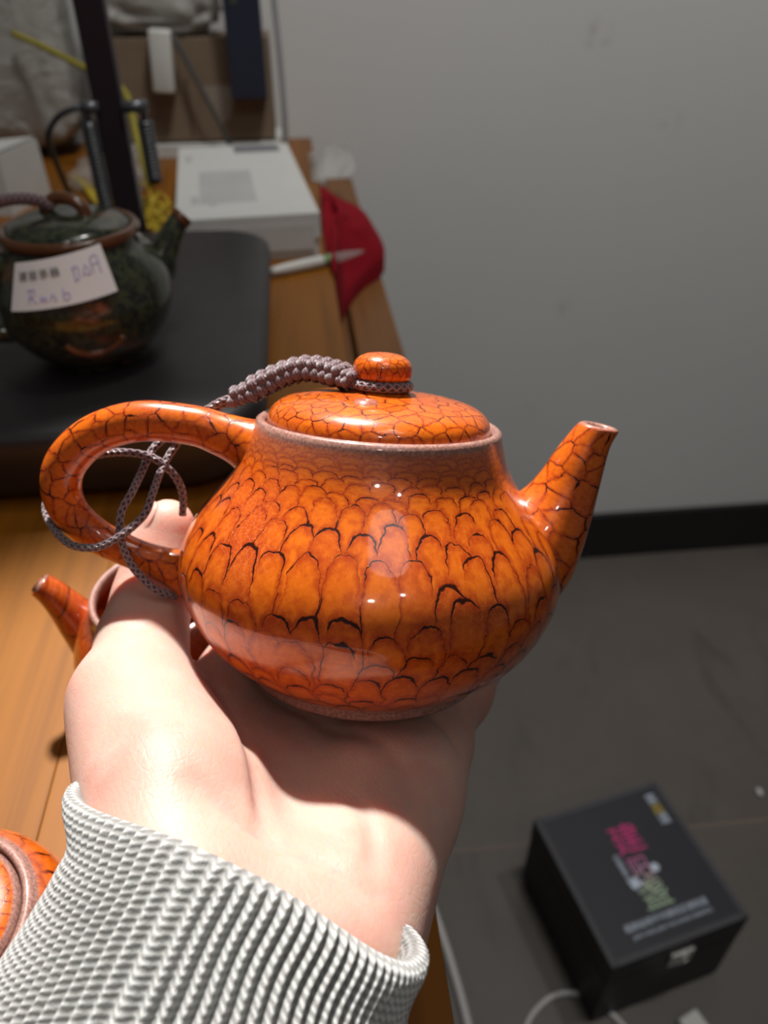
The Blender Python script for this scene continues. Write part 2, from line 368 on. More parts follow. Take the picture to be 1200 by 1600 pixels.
# the cut tiles along the wall
tb = bmesh.new(); boxbm(tb, (0, 0, 0), (.7955, WALL - .5245, .0145), .0008, 2); cut0 = finish('tile', tb, M_tile, flo)
for i in range(-2, 4):
    t = cut0 if i == -2 else cut0.copy()
    if i > -2: link(t, flo)
    t.location = (.09 + .8 * (i + .5), (WALL + .524) / 2, -.0075)
bm = bmesh.new(); boxbm(bm, (.6, WALL - .006, .05), (5.2, .012, .1), .002); tag(finish('baseboard_back', bm, M_base), kind='structure')

# ------------------------------------------------------------------ table
TT = .75
table = tag(empty('table', (-.42, .36, 0)), 'honey-coloured wooden plank table pushed against the grey wall', 'table')
def tl(c): return (c[0] + .42, c[1] - .36, c[2])
X1 = .025; W = .112; Y0, Y1 = -.34, 1.082
pb = bmesh.new(); boxbm(pb, (0, 0, 0), (W - .0001, Y1 - Y0, .034), .0005, 2); p0 = finish('plank', pb, M_wood, table)
for i in range(8):
    p = p0 if i == 0 else p0.copy()
    if i: link(p, table)
    p.location = tl((X1 - W * (i + .5), (Y0 + Y1) / 2, TT - .017))
for x in (X1 - .06, X1 - 8 * W + .06):
    for y in (Y0 + .06, Y1 - .06):
        bm = bmesh.new(); boxbm(bm, tl((x, y, .358)), (.06, .06, .716), .004); finish('leg', bm, M_wood_d, table)
for x in (X1 - .06, X1 - 8 * W + .06): box('apron', tl((x, (Y0 + Y1) / 2, .676)), (.022, Y1 - Y0 - .18, .078), M_wood_d, table)
for y in (Y0 + .06, Y1 - .06): box('apron', tl((X1 - 4 * W, y, .676)), (8 * W - .18, .022, .078), M_wood_d, table)
# narrow side stand tucked under the table edge by the wall
st = tag(empty('side_stand', (-.03, .80, 0)), 'narrow brown wooden stand tucked under the right edge of the table', 'stand')
def sl(c): return (c[0] + .03, c[1] - .80, c[2])
box('top_board', sl((.058, .80, .692)), (.036, .565, .016), M_wood_d, st)
box('top_board', sl((.019, .80, .692)), (.034, .565, .016), M_wood_d, st)
for x in (.012, .064):
    for y in (.545, 1.05): box('leg', sl((x, y, .342)), (.022, .03, .684), M_wood_d, st, .002)

# ------------------------------------------------------------------ tea tray
def rounded_slab(name, x0, x1, y0, y1, z0, z1, r, mat, parent=None, lip=.004, sink=.0):
    pts = []
    for cx, cy, a0 in ((x1 - r, y1 - r, 0), (x0 + r, y1 - r, 90), (x0 + r, y0 + r, 180), (x1 - r, y0 + r, 270)):
        for k in range(9): a = math.radians(a0 + k * 11.25); pts.append((cx + r * math.cos(a), cy + r * math.sin(a)))
    P = np.array(pts); cc = P.mean(0)
    def inset(d): 
        q = P.copy(); q[:, 0] = cc[0] + (P[:, 0] - cc[0]) * (1 - 2 * d / (x1 - x0)); q[:, 1] = cc[1] + (P[:, 1] - cc[1]) * (1 - 2 * d / (y1 - y0)); return q
    lev = [(inset(.008), z0), (inset(.004), z0 + .006), (inset(0), z1 - .012), (inset(0), z1 - .005), (inset(.0015), z1 - .0015), (inset(.005), z1)]
    if sink: lev += [(inset(.012), z1), (inset(.0135), z1 - sink)]
    V = [(x, y, z) for q, z in lev for x, y in q]; m = len(P)
    F = [(i * m + j, i * m + (j + 1) % m, (i + 1) * m + (j + 1) % m, (i + 1) * m + j) for i in range(len(lev) - 1) for j in range(m)]
    F += [tuple(range(m - 1, -1, -1)), tuple((len(lev) - 1) * m + j for j in range(m))]
    return fixn(make(name, V, F, mat, parent))
tray = tag(empty('tea_tray', (-.22, .435, TT)), 'black tea tray with rounded corners under the dark green teapot', 'tray')
rounded_slab('board', -.2, .2, -.141, .141, .004, .040, .035, M_tray, tray)
for x in (-.17, .17):
    for y in (-.11, .11): lathe('foot', [(0, 0), (9, 0), (10, 1), (10, 4.2), (0, 4.2)], 20, M_black, tray).location = (x, y, 0)

# ------------------------------------------------------------------ held red teapot (pot frame: foot at the origin, +x spout, -y towards the viewer)
HELD = Matrix(((.98950, .10252, .10184, .00984), (-.13190, .92864, .34673, .13450), (-.05903, -.35652, .93242, .81099), (0, 0, 0, 1)))
pot = tag(empty('teapot', mat=HELD), 'glossy orange-red crackle-glazed teapot held up on the open palm', 'teapot')
H0 = 26.4
PROF = [(0, -25.0), (24, -25.0), (26.5, -26.4), (29.2, -26.4), (29.9, -25.8), (30.4, -23.4), (34.9, -20.4), (39.3, -16.4), (42.3, -12.2), (44.3, -7.9), (45.6, -3.9), (46.0, 0), (45.4, 4.2), (43.9, 8.2), (41.5, 12.1),
        (38.3, 16.2), (35.2, 20.0), (32.5, 23.8), (30.6, 27.6), (29.5, 31.2), (28.85, 33.6), (28.7, 34.6), (28.3, 35.3), (27.5, 35.5), (26.8, 35.1), (26.4, 34.0), (26.2, 32), (25.2, 31.2), (22, 31.0), (22.5, 28), (30, 18), (40, 4), (38, -12), (20, -21), (0, -22)]
def body_uv(t, s, r, z):
    # cells are tallest around the belly, tiny towards the rim and the foot
    return (t * 37, vmap(z))
zs = np.linspace(-30, 40, 400); dens = 1 / np.interp(zs, [-26, -18, -6, 4, 12, 20, 26, 31, 36], [5.0, 6.0, 9.0, 12.5, 11.5, 7.0, 3.0, 1.6, 1.2]); cum = np.r_[0, np.cumsum((dens[1:] + dens[:-1]) / 2 * np.diff(zs))]
def vmap(z): return float(np.interp(z, zs, cum)) * 1.5
def rimf(r, z, s):
    a = max(0, min(1, (z - 25) / 9.5)) ** 2 * .6 if s > 60 else 0
    if z > 33.6: a = 1
    if z < -23.0 and s < 45: a = 1
    return a * .95
def up(p): return [(a, b + H0) for a, b in p]
lathe('body', up(PROF), 160, M_scale, pot, lambda t, s, r, z: body_uv(t, s, r, z - H0), lambda r, z, s: rimf(r, z - H0, s), 190)
def pipe(name, pts, mat, parent, n, seg, cells, uscale, rimtip=0, depth=1., lastT=None):
    P = catmull(pts, n); C = P[:, :3].copy(); r = P[:, 3]
    T, N, Bn = frames(C)
    # keep N pointing along local y so the tube section can be flattened sideways
    for i in range(n):
        a = np.array([0, 1., 0]); a -= T[i] * (a @ T[i]); N[i] = a / np.linalg.norm(a); Bn[i] = np.cross(T[i], N[i])
    if lastT is not None:
        L0 = np.array(lastT, float); L0 /= np.linalg.norm(L0)
        for i in range(n):
            f = max(0, (i - n * .62) / (n * .38)) ** 1.5
            t = T[i] * (1 - f) + L0 * f; t /= np.linalg.norm(t)
            a = np.array([0, 1., 0]); a -= t * (a @ t); N[i] = a / np.linalg.norm(a); Bn[i] = np.cross(t, N[i]); T[i] = t
    rings = [(C[i], r[i], N[i], Bn[i]) for i in range(n)]
    if rimtip:
        e = rings[-1]; 
        for dr, dz in ((.86, .35), (.68, .3), (.60, -.4), (.58, -5.)): rings.append((e[0] + T[-1] * dz, e[1] * dr, e[2], e[3]))
    m = len(rings); V = []; uv = []; at = []
    cen = np.array([q[0] for q in rings]); s = np.r_[0, np.cumsum(np.linalg.norm(np.diff(cen, axis=0), axis=1))]
    for i, (c0, rr, a, b) in enumerate(rings):
        for j in range(seg + 1):
            t = 2 * math.pi * j / seg
            V.append(c0 + rr * (depth * math.cos(t) * a + math.sin(t) * b)); uv.append((j / seg * cells + 7, s[i] * uscale + 3)); at.append(0 if not rimtip else (.9 if i >= n else max(0, (i - n * .965) / (n * .035)) * .5))
    F = [(i * (seg + 1) + j, i * (seg + 1) + j + 1, (i + 1) * (seg + 1) + j + 1, (i + 1) * (seg + 1) + j) for i in range(m - 1) for j in range(seg)]
    V = np.array(V); V[:, 2] += H0
    return make(name, V * .001, F, mat, parent, uv, True, at)
HAND_LE = [(-20.5, 0, 22.5, 11.5), (-27, 0, 26, 8.6), (-32, 0, 28.2, 6.1), (-37.5, 0, 30.0, 5.1), (-43.9, 0, 31.6, 4.75), (-55.9, 0, 31.8, 4.8), (-66.3, 0, 28.2, 4.75), (-73.2, 0, 21.8, 4.85), (-75.4, 0, 15.2, 4.8),
           (-73.6, 0, 8.6, 4.6), (-67.5, 0, 2.9, 4.2), (-59.8, 0, -.7, 3.95), (-52.6, 0, -3.2, 4.3), (-47.5, 0, -4.7, 5.3), (-43.5, 0, -5.6, 7.6), (-36, 0, -6, 11)]
pipe('handle', HAND_LE, M_glaze, pot, 110, 40, 7, .21, 0, .92)
SPOUT = [(22, 0, -2, 20), (31, 0, 2.5, 18), (37, 0, 6.5, 15), (41, 0, 11.5, 11.8), (44, 0, 17, 9.2), (46.2, 0, 23, 7.4), (48, 0, 29, 6.2), (49.8, 0, 34, 5.1), (51.6, 0, 37.3, 4.7)]
pipe('spout', SPOUT, M_glaze, pot, 80, 40, 8, .21, 1, .95, (.12, -.02, 1))
lid = lathe('lid', up([(0, 31), (20, 31.2), (22, 32), (25.3, 32.6), (25.9, 33.6), (26.0, 35.2), (25.4, 37.1), (23.6, 38.9), (20.5, 40.2), (16, 41.1), (11, 41.6), (7.6, 42.1), (5.9, 42.9), (5.2, 44.0), (5.1, 45.2)]), 112, M_glaze, pot,
            lambda t, s, r, z: tuple((r + max(0., 40.4 + H0 - z) * .95) * q * .25 + 5 for q in (math.cos(t * 6.2832), math.sin(t * 6.2832))), lambda r, z, s: 1. if (s < 26) else max(0., min(1., (35.4 + H0 - z) / 1.6)) if r > 20 else 0., 90)
lathe('knob', up([(0, 43.2), (4.6, 43.5), (5.6, 44.4), (6.6, 45.8), (6.85, 47.3), (6.5, 48.9), (5.3, 50.2), (3.2, 51.0), (0, 51.3)]), 64, M_glaze, lid,
      lambda t, s, r, z: tuple((r + max(0., 50.6 + H0 - z) * .75) * q * .5 + 9 for q in (math.cos(t * 6.2832), math.sin(t * 6.2832))), lambda r, z, s: 0., 50)
lathe('steam_hole', [(0, -.35), (.6, -.3), (1.0, .1), (1.6, .45), (2.3, .3), (3.0, -.5)], 28, M_glaze2, lid, lambda t, s, r, z: (t, s * .1), lambda r, z, s: .5).location = (-.0032, -.0128, .0680)
# cord: ring at the knob, braided bar, two strands that loop around the handle
cord = tube('lid_cord', [(6.3 * math.cos(a), 6.3 * math.sin(a), 43.9 + H0) for a in np.linspace(0, 2 * math.pi, 41)], 1.15, M_cord, pot, 64, 12, .001, .55)
BRAID = [(-5.9, -2, 44.3), (-9.2, 2, 44.6), (-13.2, 5, 45.2), (-18.0, 7, 45.3), (-22.6, 8, 43.9), (-27.2, 8, 41.6), (-31.1, 8, 39.3), (-34.6, 8, 37.7)]
BC = catmull(BRAID, 14); T, N, Bn = frames(BC)
def knot_mesh(c, t, k, sc):
    upv = np.array([0, -.35, 1.]); upv -= t * (upv @ t); upv /= np.linalg.norm(upv); side = np.cross(t, upv)
    V = []; F = []
    for (du, ds, rr, dt) in ((1.05, -.75, 1.12, 0), (-.15, -1.45, 1.2, 1.2), (1.0, .8, 1.1, .2), (-.85, .1, 1.25, .4)):
        pts = [c + upv * du * sc + side * ds * sc + t * (q + dt) for q in (-.95, 0, .95)]
        pts = [pts[0] - upv * .35, pts[1] + upv * .25, pts[2] - upv * .45]
        C2 = catmull(pts, 7); v, f = tubegeo(C2, np.array([.55, .9, 1.05, 1.1, 1.05, .9, .55]) * rr * sc, 10)
        F += [tuple(q + len(V) for q in ff) for ff in f]; V += [q for q in v]
    return V, F
for i, c0 in enumerate(BC):
    sc = 1.5 if 1 < i < 12 else 1.2
    V, F = knot_mesh(c0, T[i], i, sc); V = np.array(V); V[:, 2] += H0
    fixn(make('knot', V * .001, F, M_knot, cord))
STR1 = [(-34.6, 8, 37.8), (-38.8, 8, 36.4), (-44.2, 8, 32.8), (-49.0, 8.3, 29.4), (-53.7, 8, 25.5), (-55.4, 6, 23.3), (-57.1, 3, 18.4), (-57.7, -3, 14.8), (-59.1, -6, 11.1), (-59.2, -7, 5.9), (-58.1, -6.6, .7), (-55.7, -6.4, -3.6), (-51.2, -5.5, -8.4), (-47.6, -2, -11)]
STR2 = [(-34.8, 9, 37.0), (-39.0, 9.2, 35.2), (-43.7, 9.4, 31.6), (-47.7, 9, 27.7), (-50.7, 7, 23.4), (-52.5, 3, 18.7), (-52.8, -3, 14.6), (-53.8, -6.2, 10.7), (-58.4, -8.8, 6.3), (-64.7, -8, 2.7), (-71.8, -5.8, 2.4), (-78.5, 0, 5.3), (-81.5, 5, 8.5), (-80.7, 9, 13.8), (-74.5, 8, 19.1), (-67.3, 6, 22.0), (-60.4, 4, 23.2), (-54.2, 4, 22.2), (-49.8, 6, 17.8), (-48.3, 8, 12.5), (-48.6, 9, 6.7)]
for st_ in (STR1, STR2): tube('strand', [(a, b, c_ + H0) for a, b, c_ in st_], .98, M_cord, cord, 150, 10, .001, .55)

# ------------------------------------------------------------------ the hand: one smooth surface from blended tapered capsules
VOX = 1.1
lo = np.array([-110., -185., -165.]); hi = np.array([62., 92., 56.])
dims = np.ceil((hi - lo) / VOX).astype(int) + 1
D = np.full(dims, 40., np.float32)
ax = [lo[i] + VOX * np.arange(dims[i]) for i in range(3)]
def region(p0, p1, rad):
    a = np.floor((np.minimum(p0, p1) - rad - lo) / VOX).astype(int).clip(0); b = (np.ceil((np.maximum(p0, p1) + rad - lo) / VOX).astype(int) + 1).clip(0)
    b = np.minimum(b, dims); sl_ = tuple(slice(a[i], b[i]) for i in range(3))
    X, Y, Z = np.meshgrid(ax[0][sl_[0]], ax[1][sl_[1]], ax[2][sl_[2]], indexing='ij'); return sl_, X, Y, Z
def capdist(X, Y, Z, p0, r0, p1, r1):
    d = p1 - p0; L2 = max(d @ d, 1e-9)
    t = (((X - p0[0]) * d[0] + (Y - p0[1]) * d[1] + (Z - p0[2]) * d[2]) / L2).clip(0, 1)
    return np.sqrt((X - p0[0] - t * d[0]) ** 2 + (Y - p0[1] - t * d[1]) ** 2 + (Z - p0[2] - t * d[2]) ** 2) - (r0 + (r1 - r0) * t)
def add(p0, r0, p1, r1, k=6.):
    p0 = np.array(p0, float); p1 = np.array(p1, float)
    sl_, X, Y, Z = region(p0, p1, max(r0, r1) + k + 6)
    d = capdist(X, Y, Z, p0, r0, p1, r1).astype(np.float32); a = D[sl_]
    h = np.maximum(k - np.abs(a - d), 0) / k; D[sl_] = np.minimum(a, d) - h * h * k * .25
def carve(pts, r, depth_k=1.2):
    for p0, p1 in zip(pts[:-1], pts[1:]):
        p0 = np.array(p0, float); p1 = np.array(p1, float); sl_, X, Y, Z = region(p0, p1, r + 6)
        d = -capdist(X, Y, Z, p0, r, p1, r).astype(np.float32); a = D[sl_]; k = depth_k
        h = np.maximum(k - np.abs(a - d), 0) / k; D[sl_] = np.maximum(a, d) + h * h * k * .25
def chain(pts, k=6.):
    for a, b in zip(pts[:-1], pts[1:]): add(a[:3], a[3], b[:3], b[3], k)
FD = np.array((-.30, -.54, -.79)); FD /= np.linalg.norm(FD)
UPL = np.array((-.059, -.3565, .932))
def fore(p, s): return p + FD * s + UPL * max(0, s - 30) ** 2 * .0022
# palm
add((-34, 8, -12.5), 10.5, (-23, -70, -17), 12, 9); add((-12, 13, -15), 10.5, (-16, -72, -21.5), 12, 9)
add((8, 7, -18), 10.5, (-8, -74, -22), 12, 9); add((16, -6, -19), 10.5, (-3, -74, -22), 12, 9)
add((-40, -8, -9), 7.5, (-30, 4, -11), 9, 10)
# thenar and hypothenar eminences
add((-29, -72, -10), 13, (-52, -25, -.5), 12.2, 12); add((-36, -50, -4.5), 14, (-46, -33, -2.5), 12, 12)
add((-3, -74, -19), 12, (8, -30, -19), 12, 12); add((8, -30, -19), 12, (16, -8, -18.5), 11, 10)
# wrist and forearm
for q0, rr in (((-35, -66, -13.5), 12.5), ((-22, -71, -15.5), 13), ((-11, -75, -19), 12)):
    cs = [fore(np.array(q0), q) for q in (0, 25, 55, 85, 116)]
    for a_, b_, ra, rb in zip(cs[:-1], cs[1:], (rr, rr + 1, rr + 2, rr + 3), (rr + 1, rr + 2, rr + 3, rr + 4)): add(a_, ra, b_, rb, 10)
# thumb
chain([(-52, -25, 0, 12.2), (-55.5, -4, 4, 10.2), (-56.5, 9, 10, 9.6), (-56, 16, 19, 8.7), (-54.5, 17, 27.5, 7.0)], 5)
# four fingers curl up behind the pot
chain([(-34, 8, -12.5, 10.5), (-34, 30, -7, 9.2), (-31, 46, 2, 8.8), (-26, 54, 15, 8.4), (-21, 57, 27, 7.4)], 4)
chain([(-12, 13, -15, 10.5), (-11, 38, -9, 9.4), (-10, 53, 1, 9.0), (-9, 60, 17, 8.6), (-8, 59, 36, 7.6)], 4)
chain([(8, 7, -18, 10.5), (14, 34, -10, 9.2), (15, 51, 0, 8.8), (14, 58, 15, 8.3), (12, 58, 32, 7.3)], 4)
chain([(16, -6, -19, 10.5), (26, 13, -15, 9.6), (33, 26, -8, 9), (36, 35, 2, 8.2), (37, 43, 12, 7.6), (34, 48, 24, 6.6)], 4)
# palm lines and finger creases
def top_z(x, y):
    i = int(round((x - lo[0]) / VOX)); j = int(round((y - lo[1]) / VOX)); col = D[i, j]; k = np.where(col < 0)[0]
    if not len(k): return None
    k = k.max(); return lo[2] + VOX * (k + col[k] / (col[k] - col[k + 1]))
def crease(pts, r=1.5, depth=.7, k=1.6):
    P = catmull(np.c_[np.array(pts, float), np.zeros(len(pts))], 26); q = []
    zz = [top_z(x, y) for x, y, _ in P]
    n_ = len(P)
    for i, ((x, y, _), z) in enumerate(zip(P, zz)):
        if z is None: continue
        fade = min(1, min(i, n_ - 1 - i) / 6); q.append((x, y, z + r - depth * fade + .35 * (1 - fade)))
    q = np.array(q); q[1:-1, 2] = (q[:-2, 2] + 2 * q[1:-1, 2] + q[2:, 2]) / 4
    carve([tuple(p) for p in q], r, k)
crease([(-42, -6), (-32, -20), (-25, -36), (-18, -54), (-15, -68)], 1.6, .9)
crease([(-38, 0), (-20, -12), (-4, -24), (8, -38), (12, -50)], 1.5, .6)
crease([(24, -22), (14, -14), (0, -7), (-12, -3)], 1.5, .6)
crease([(6, 4), (14, 1), (22, -2), (27, -7)], 1.8, 1.2)
crease([(-30, -62), (-18, -66), (-4, -70), (6, -73)], 1.2, .5)
crease([(-2, -48), (3, -58), (4, -68)], 1.1, .35)
# contact with the pot: nothing of the hand enters the body, foot or handle
PP = np.array([(a, b + H0) for a, b in PROF[:21]])
sl_, X, Y, Z = region(np.array([-52., -52., 0]), np.array([52., 52., 52.]), 2)
RR = np.interp(Z, catmull(np.c_[PP[3:], np.zeros(len(PP) - 3)], 80)[:, 1], catmull(np.c_[PP[3:], np.zeros(len(PP) - 3)], 80)[:, 0])
inside = np.where(Z > -.2, RR + .25 - np.hypot(X, Y), -10.) * .8
inside = np.minimum(inside, Z + .2)
D[sl_] = np.maximum(D[sl_], inside.astype(np.float32))
HL = catmull(HAND_LE, 40)
for a, b in zip(HL[:-1], HL[1:]):
    p0 = a[:3] + (0, 0, H0); p1 = b[:3] + (0, 0, H0); sl_, X, Y, Z = region(p0, p1, a[3] + 2)
    D[sl_] = np.maximum(D[sl_], -(capdist(X, Y, Z, p0, a[3] + .2, p1, b[3] + .2)).astype(np.float32))
def surface_nets(D):
    s = D < 0
    c = np.zeros(np.array(D.shape) - 1, np.int8)
    for i in (0, 1):
        for j in (0, 1):
            for k in (0, 1): c += s[i:i + c.shape[0], j:j + c.shape[1], k:k + c.shape[2]]
    act = (c > 0) & (c < 8); idx = np.argwhere(act); num = np.full(c.shape, -1, np.int64); num[act] = np.arange(len(idx))
    acc = np.zeros((len(idx), 3)); cnt = np.zeros(len(idx))
    cor = [(i, j, k) for i in (0, 1) for j in (0, 1) for k in (0, 1)]
    for a in range(8):
        for b in range(a + 1, 8):
            if sum(abs(np.array(cor[a]) - cor[b])) != 1: continue
            da = D[tuple((idx + cor[a]).T)]; db = D[tuple((idx + cor[b]).T)]; m = (da < 0) != (db < 0)
            t = np.where(m, da / np.where(m, da - db, 1), 0)[:, None]; p = np.array(cor[a]) + t * (np.array(cor[b]) - np.array(cor[a]))
            acc[m] += p[m]; cnt[m] += 1
    V = idx + acc / cnt[:, None]; Fs = []
    for axn in range(3):
        o1, o2 = [q for q in range(3) if q != axn]
        sh = list(D.shape); sh[axn] -= 1
        A = np.moveaxis(s, axn, 0); ch = np.argwhere(A[:-1] != A[1:])
        full = np.zeros_like(ch); full[:, 0] = ch[:, 0]
        pos = np.zeros((len(ch), 3), int); pos[:, axn] = ch[:, 0]; pos[:, o1] = ch[:, 1]; pos[:, o2] = ch[:, 2]
        ok = (pos[:, o1] > 0) & (pos[:, o2] > 0) & (pos[:, o1] < D.shape[o1] - 1) & (pos[:, o2] < D.shape[o2] - 1); pos = pos[ok]
        q = []
        for d1, d2 in ((1, 1), (0, 1), (0, 0), (1, 0)):
            p = pos.copy(); p[:, o1] -= d1; p[:, o2] -= d2; q.append(num[tuple(p.T)])
        q = np.stack(q, 1); fl = s[tuple(pos.T)]
        if axn == 1: fl = ~fl
        q[~fl] = q[~fl][:, ::-1]; Fs.append(q)
    return V, np.vstack(Fs)
V, F = surface_nets(D); V = lo + V * VOX
# a few smoothing passes
E = np.vstack([F[:, [0, 1]], F[:, [1, 2]], F[:, [2, 3]], F[:, [3, 0]]]); E = np.vstack([E, E[:, ::-1]])
deg = np.bincount(E[:, 0], minlength=len(V))[:, None]
for _ in range(4):
    A = np.stack([np.bincount(E[:, 0], V[E[:, 1], q], len(V)) for q in range(3)], 1) / deg
    V = V + .5 * (A - V)
person = make('person', V * .001, F, M_skin); fixn(person); person.matrix_world = HELD
tag(person, 'left hand and wrist in a pale grey knitted cuff, palm up holding the red teapot', 'person')
# thumb nail on the far side of the thumb tip
nb = bmesh.new(); bmesh.ops.create_uvsphere(nb, u_segments=20, v_segments=12, radius=1)
bmesh.ops.scale(nb, vec=(.0042, .0012, .0052), verts=nb.verts); nl = finish('thumb_nail', nb, M_nail, person, True)
yd = Vector((-.80, -.38, .45)).normalized(); zd = Vector((.30, .15, 1)); zd = (zd - yd * zd.dot(yd)).normalized(); xd = yd.cross(zd)
nl.matrix_local = Matrix.Translation((-.0544 + yd.x * .0060, .0168 + yd.y * .0060, .0268 + yd.z * .0060)) @ Matrix((xd, yd, zd)).transposed().to_4x4()

# sleeve: ribbed knit tube
def sleeve():
    hemL = np.array((-51.4, -53.6, -1.5)); hemR = np.array((11.6, -83, -7.5))
    c0 = (hemL + hemR) / 2; u = hemR - hemL; hw = np.linalg.norm(u) / 2; u /= 2 * hw
    f = FD - u * (FD @ u) * .6; f /= np.linalg.norm(f); v = np.cross(u, f); v /= np.linalg.norm(v)
    if v[2] < 0: v = -v
    RIBS, SEG = 92, 8; nth = RIBS * SEG
    prof = [(7, -1.9), (4, -1.7), (1.5, -1.2), (.3, -.3), (0, .5), (.6, 1.3), (2, 1.7), (4, 1.8)] + [(s, 1.8) for s in np.linspace(6, 118, 60)]
    V = []; uv = []
    ca_ = math.cos
    for (s, off) in prof:
        ga = .97 + .05 * math.exp(-((s - 45) / 25) ** 2) - .0006 * s; gb = 13.5 + 8 * (1 - math.exp(-s / 26)) + .02 * s
        if s < 14: ga -= .04 * math.exp(-((s - 9) / 5) ** 2)
        for j in range(nth + 1):
            t = 2 * math.pi * j / nth
            # soft folds further up the arm
            fold = 1.6 * math.sin(2.1 * t + s * .055) * min(1, s / 40) + 1.8 * math.sin(s * .13 + 1.4 * math.cos(t + .8)) * min(1, max(0, s - 22) / 30) * (.4 + .6 * max(0, -math.cos(t)))
            fold -= 7 * min(1, s / 15) ** 1.5 * max(0, -ca_(t)) ** 2 + 2.5 * math.exp(-((s - 8) / 4) ** 2) * max(0, -ca_(t)) ** 2 * (off > 1)
            rib = .8 * math.cos(RIBS * t) * (1 if off > 1 else .75)
            ca, sa = math.cos(t), math.sin(t)
            sg = lambda x: math.copysign(abs(x) ** .86, x)
            p = fore(c0, s) + u * sg(ca) * (hw * ga + off + rib + fold) + v * sg(sa) * (gb + off + rib + fold)
            p = p + f * (1.5 * math.sin(3 * t + .5) * math.exp(-s / 30))
            V.append(p); uv.append((j / SEG + .5, s / 1.3))
    m = len(prof)
    F = [(i * (nth + 1) + j, i * (nth + 1) + j + 1, (i + 1) * (nth + 1) + j + 1, (i + 1) * (nth + 1) + j) for i in range(m - 1) for j in range(nth)]
    return make('sleeve', np.array(V) * .001, F, M_knit, person, uv)
slv = sleeve()

# ------------------------------------------------------------------ other pots
# dark green teapot on the tray
GP = np.array((-.1040, .3730, TT + .04))
gp = tag(empty('teapot', tuple(GP)), 'dark green teapot with rust-brown rim and white price label, standing on the black tray', 'teapot')
gb = lathe('body', [(0, 0), (20, 0), (22, .6), (23, 2.5), (31, 9), (37.5, 18), (41, 28), (41.2, 36), (38.5, 45), (34, 52), (30.5, 56), (29.6, 59), (29.8, 61), (28.8, 61.6), (27.6, 60.5), (27, 57), (0, 57)], 72, M_green, gp, smooth_n=90)
gr = lathe('rim', [(28.0, 60.2), (30.4, 59.4), (31.2, 61.0), (30.8, 63.2), (29.2, 64.2), (27.4, 63.4)], 72, M_rust, gp, smooth_n=24)
gl = lathe('lid', [(0, 58), (26.6, 58), (27.2, 61.5), (26.4, 64.2), (23, 66.6), (17, 68.4), (9, 69.4), (0, 69.8)], 72, M_green, gp, smooth_n=40)
tube('lid_loop', [(-9, 0, 68.2), (-8.5, 0, 71), (-4.5, 0, 74.6), (.5, 0, 75.4), (5.5, 0, 74.2), (9, 0, 71), (9.4, 0, 67.8)], [3.4, 3.0, 2.7, 2.7, 2.7, 2.9, 3.4], M_rust, gl, 30, 16, .001).rotation_euler = (0, 0, math.radians(-14))
sp_ = [(30, 0, 30, 11), (38, 0, 37, 9), (43, 0, 44, 7), (47, 0, 50, 5.8), (51, 0, 55.5, 5.0), (55, 0, 59, 4.8)]
C = catmull(sp_, 30); v, f = tubegeo(C[:, :3], C[:, 3], 24); gs = fixn(make('spout', v * .001, f, M_green, gp)); gs.rotation_euler = (0, 0, math.radians(28))
v, f = tubegeo(C[-4:, :3] * 1.001, C[-4:, 3] * 1.06, 24); fixn(make('spout_tip', v * .001, f, M_rust, gs))
tube('handle', [(-33, 0, 50), (-44, 0, 56), (-56, 0, 52), (-62, 0, 38), (-56, 0, 24), (-44, 0, 18), (-34, 0, 17)], [5, 4.6, 4.4, 4.4, 4.4, 4.6, 5.2], M_green, gp, 40, 16, .001).rotation_euler = (0, 0, math.radians(14))
tube('lid_cord', [(-5, 0, 71.5), (-11, -1, 75), (-22, -3, 76), (-34, -5, 73), (-48, -6, 67), (-58, -6, 58)], 2.6, M_cord, gp, 50, 12, .001, .4)
# glaze drip of lighter brown on the belly
dr = tube('glaze_drip', [tuple(np.array((math.sin(a) * r_, -math.cos(a) * r_, z_))) for a, z_, r_ in ((-.28, 22.5, 39.3), (-.2, 19, 37.9), (-.05, 16.4, 36.3), (.12, 16.6, 36.4), (.3, 19.5, 38.1), (.38, 23, 39.5))], [1.6, 2.4, 2.2, 1.7, 1.6, 2.2], M_rust, gb, 24, 10, .001)
dr.scale = (1, 1, 1); dr.rotation_euler = (0, 0, math.radians(12))
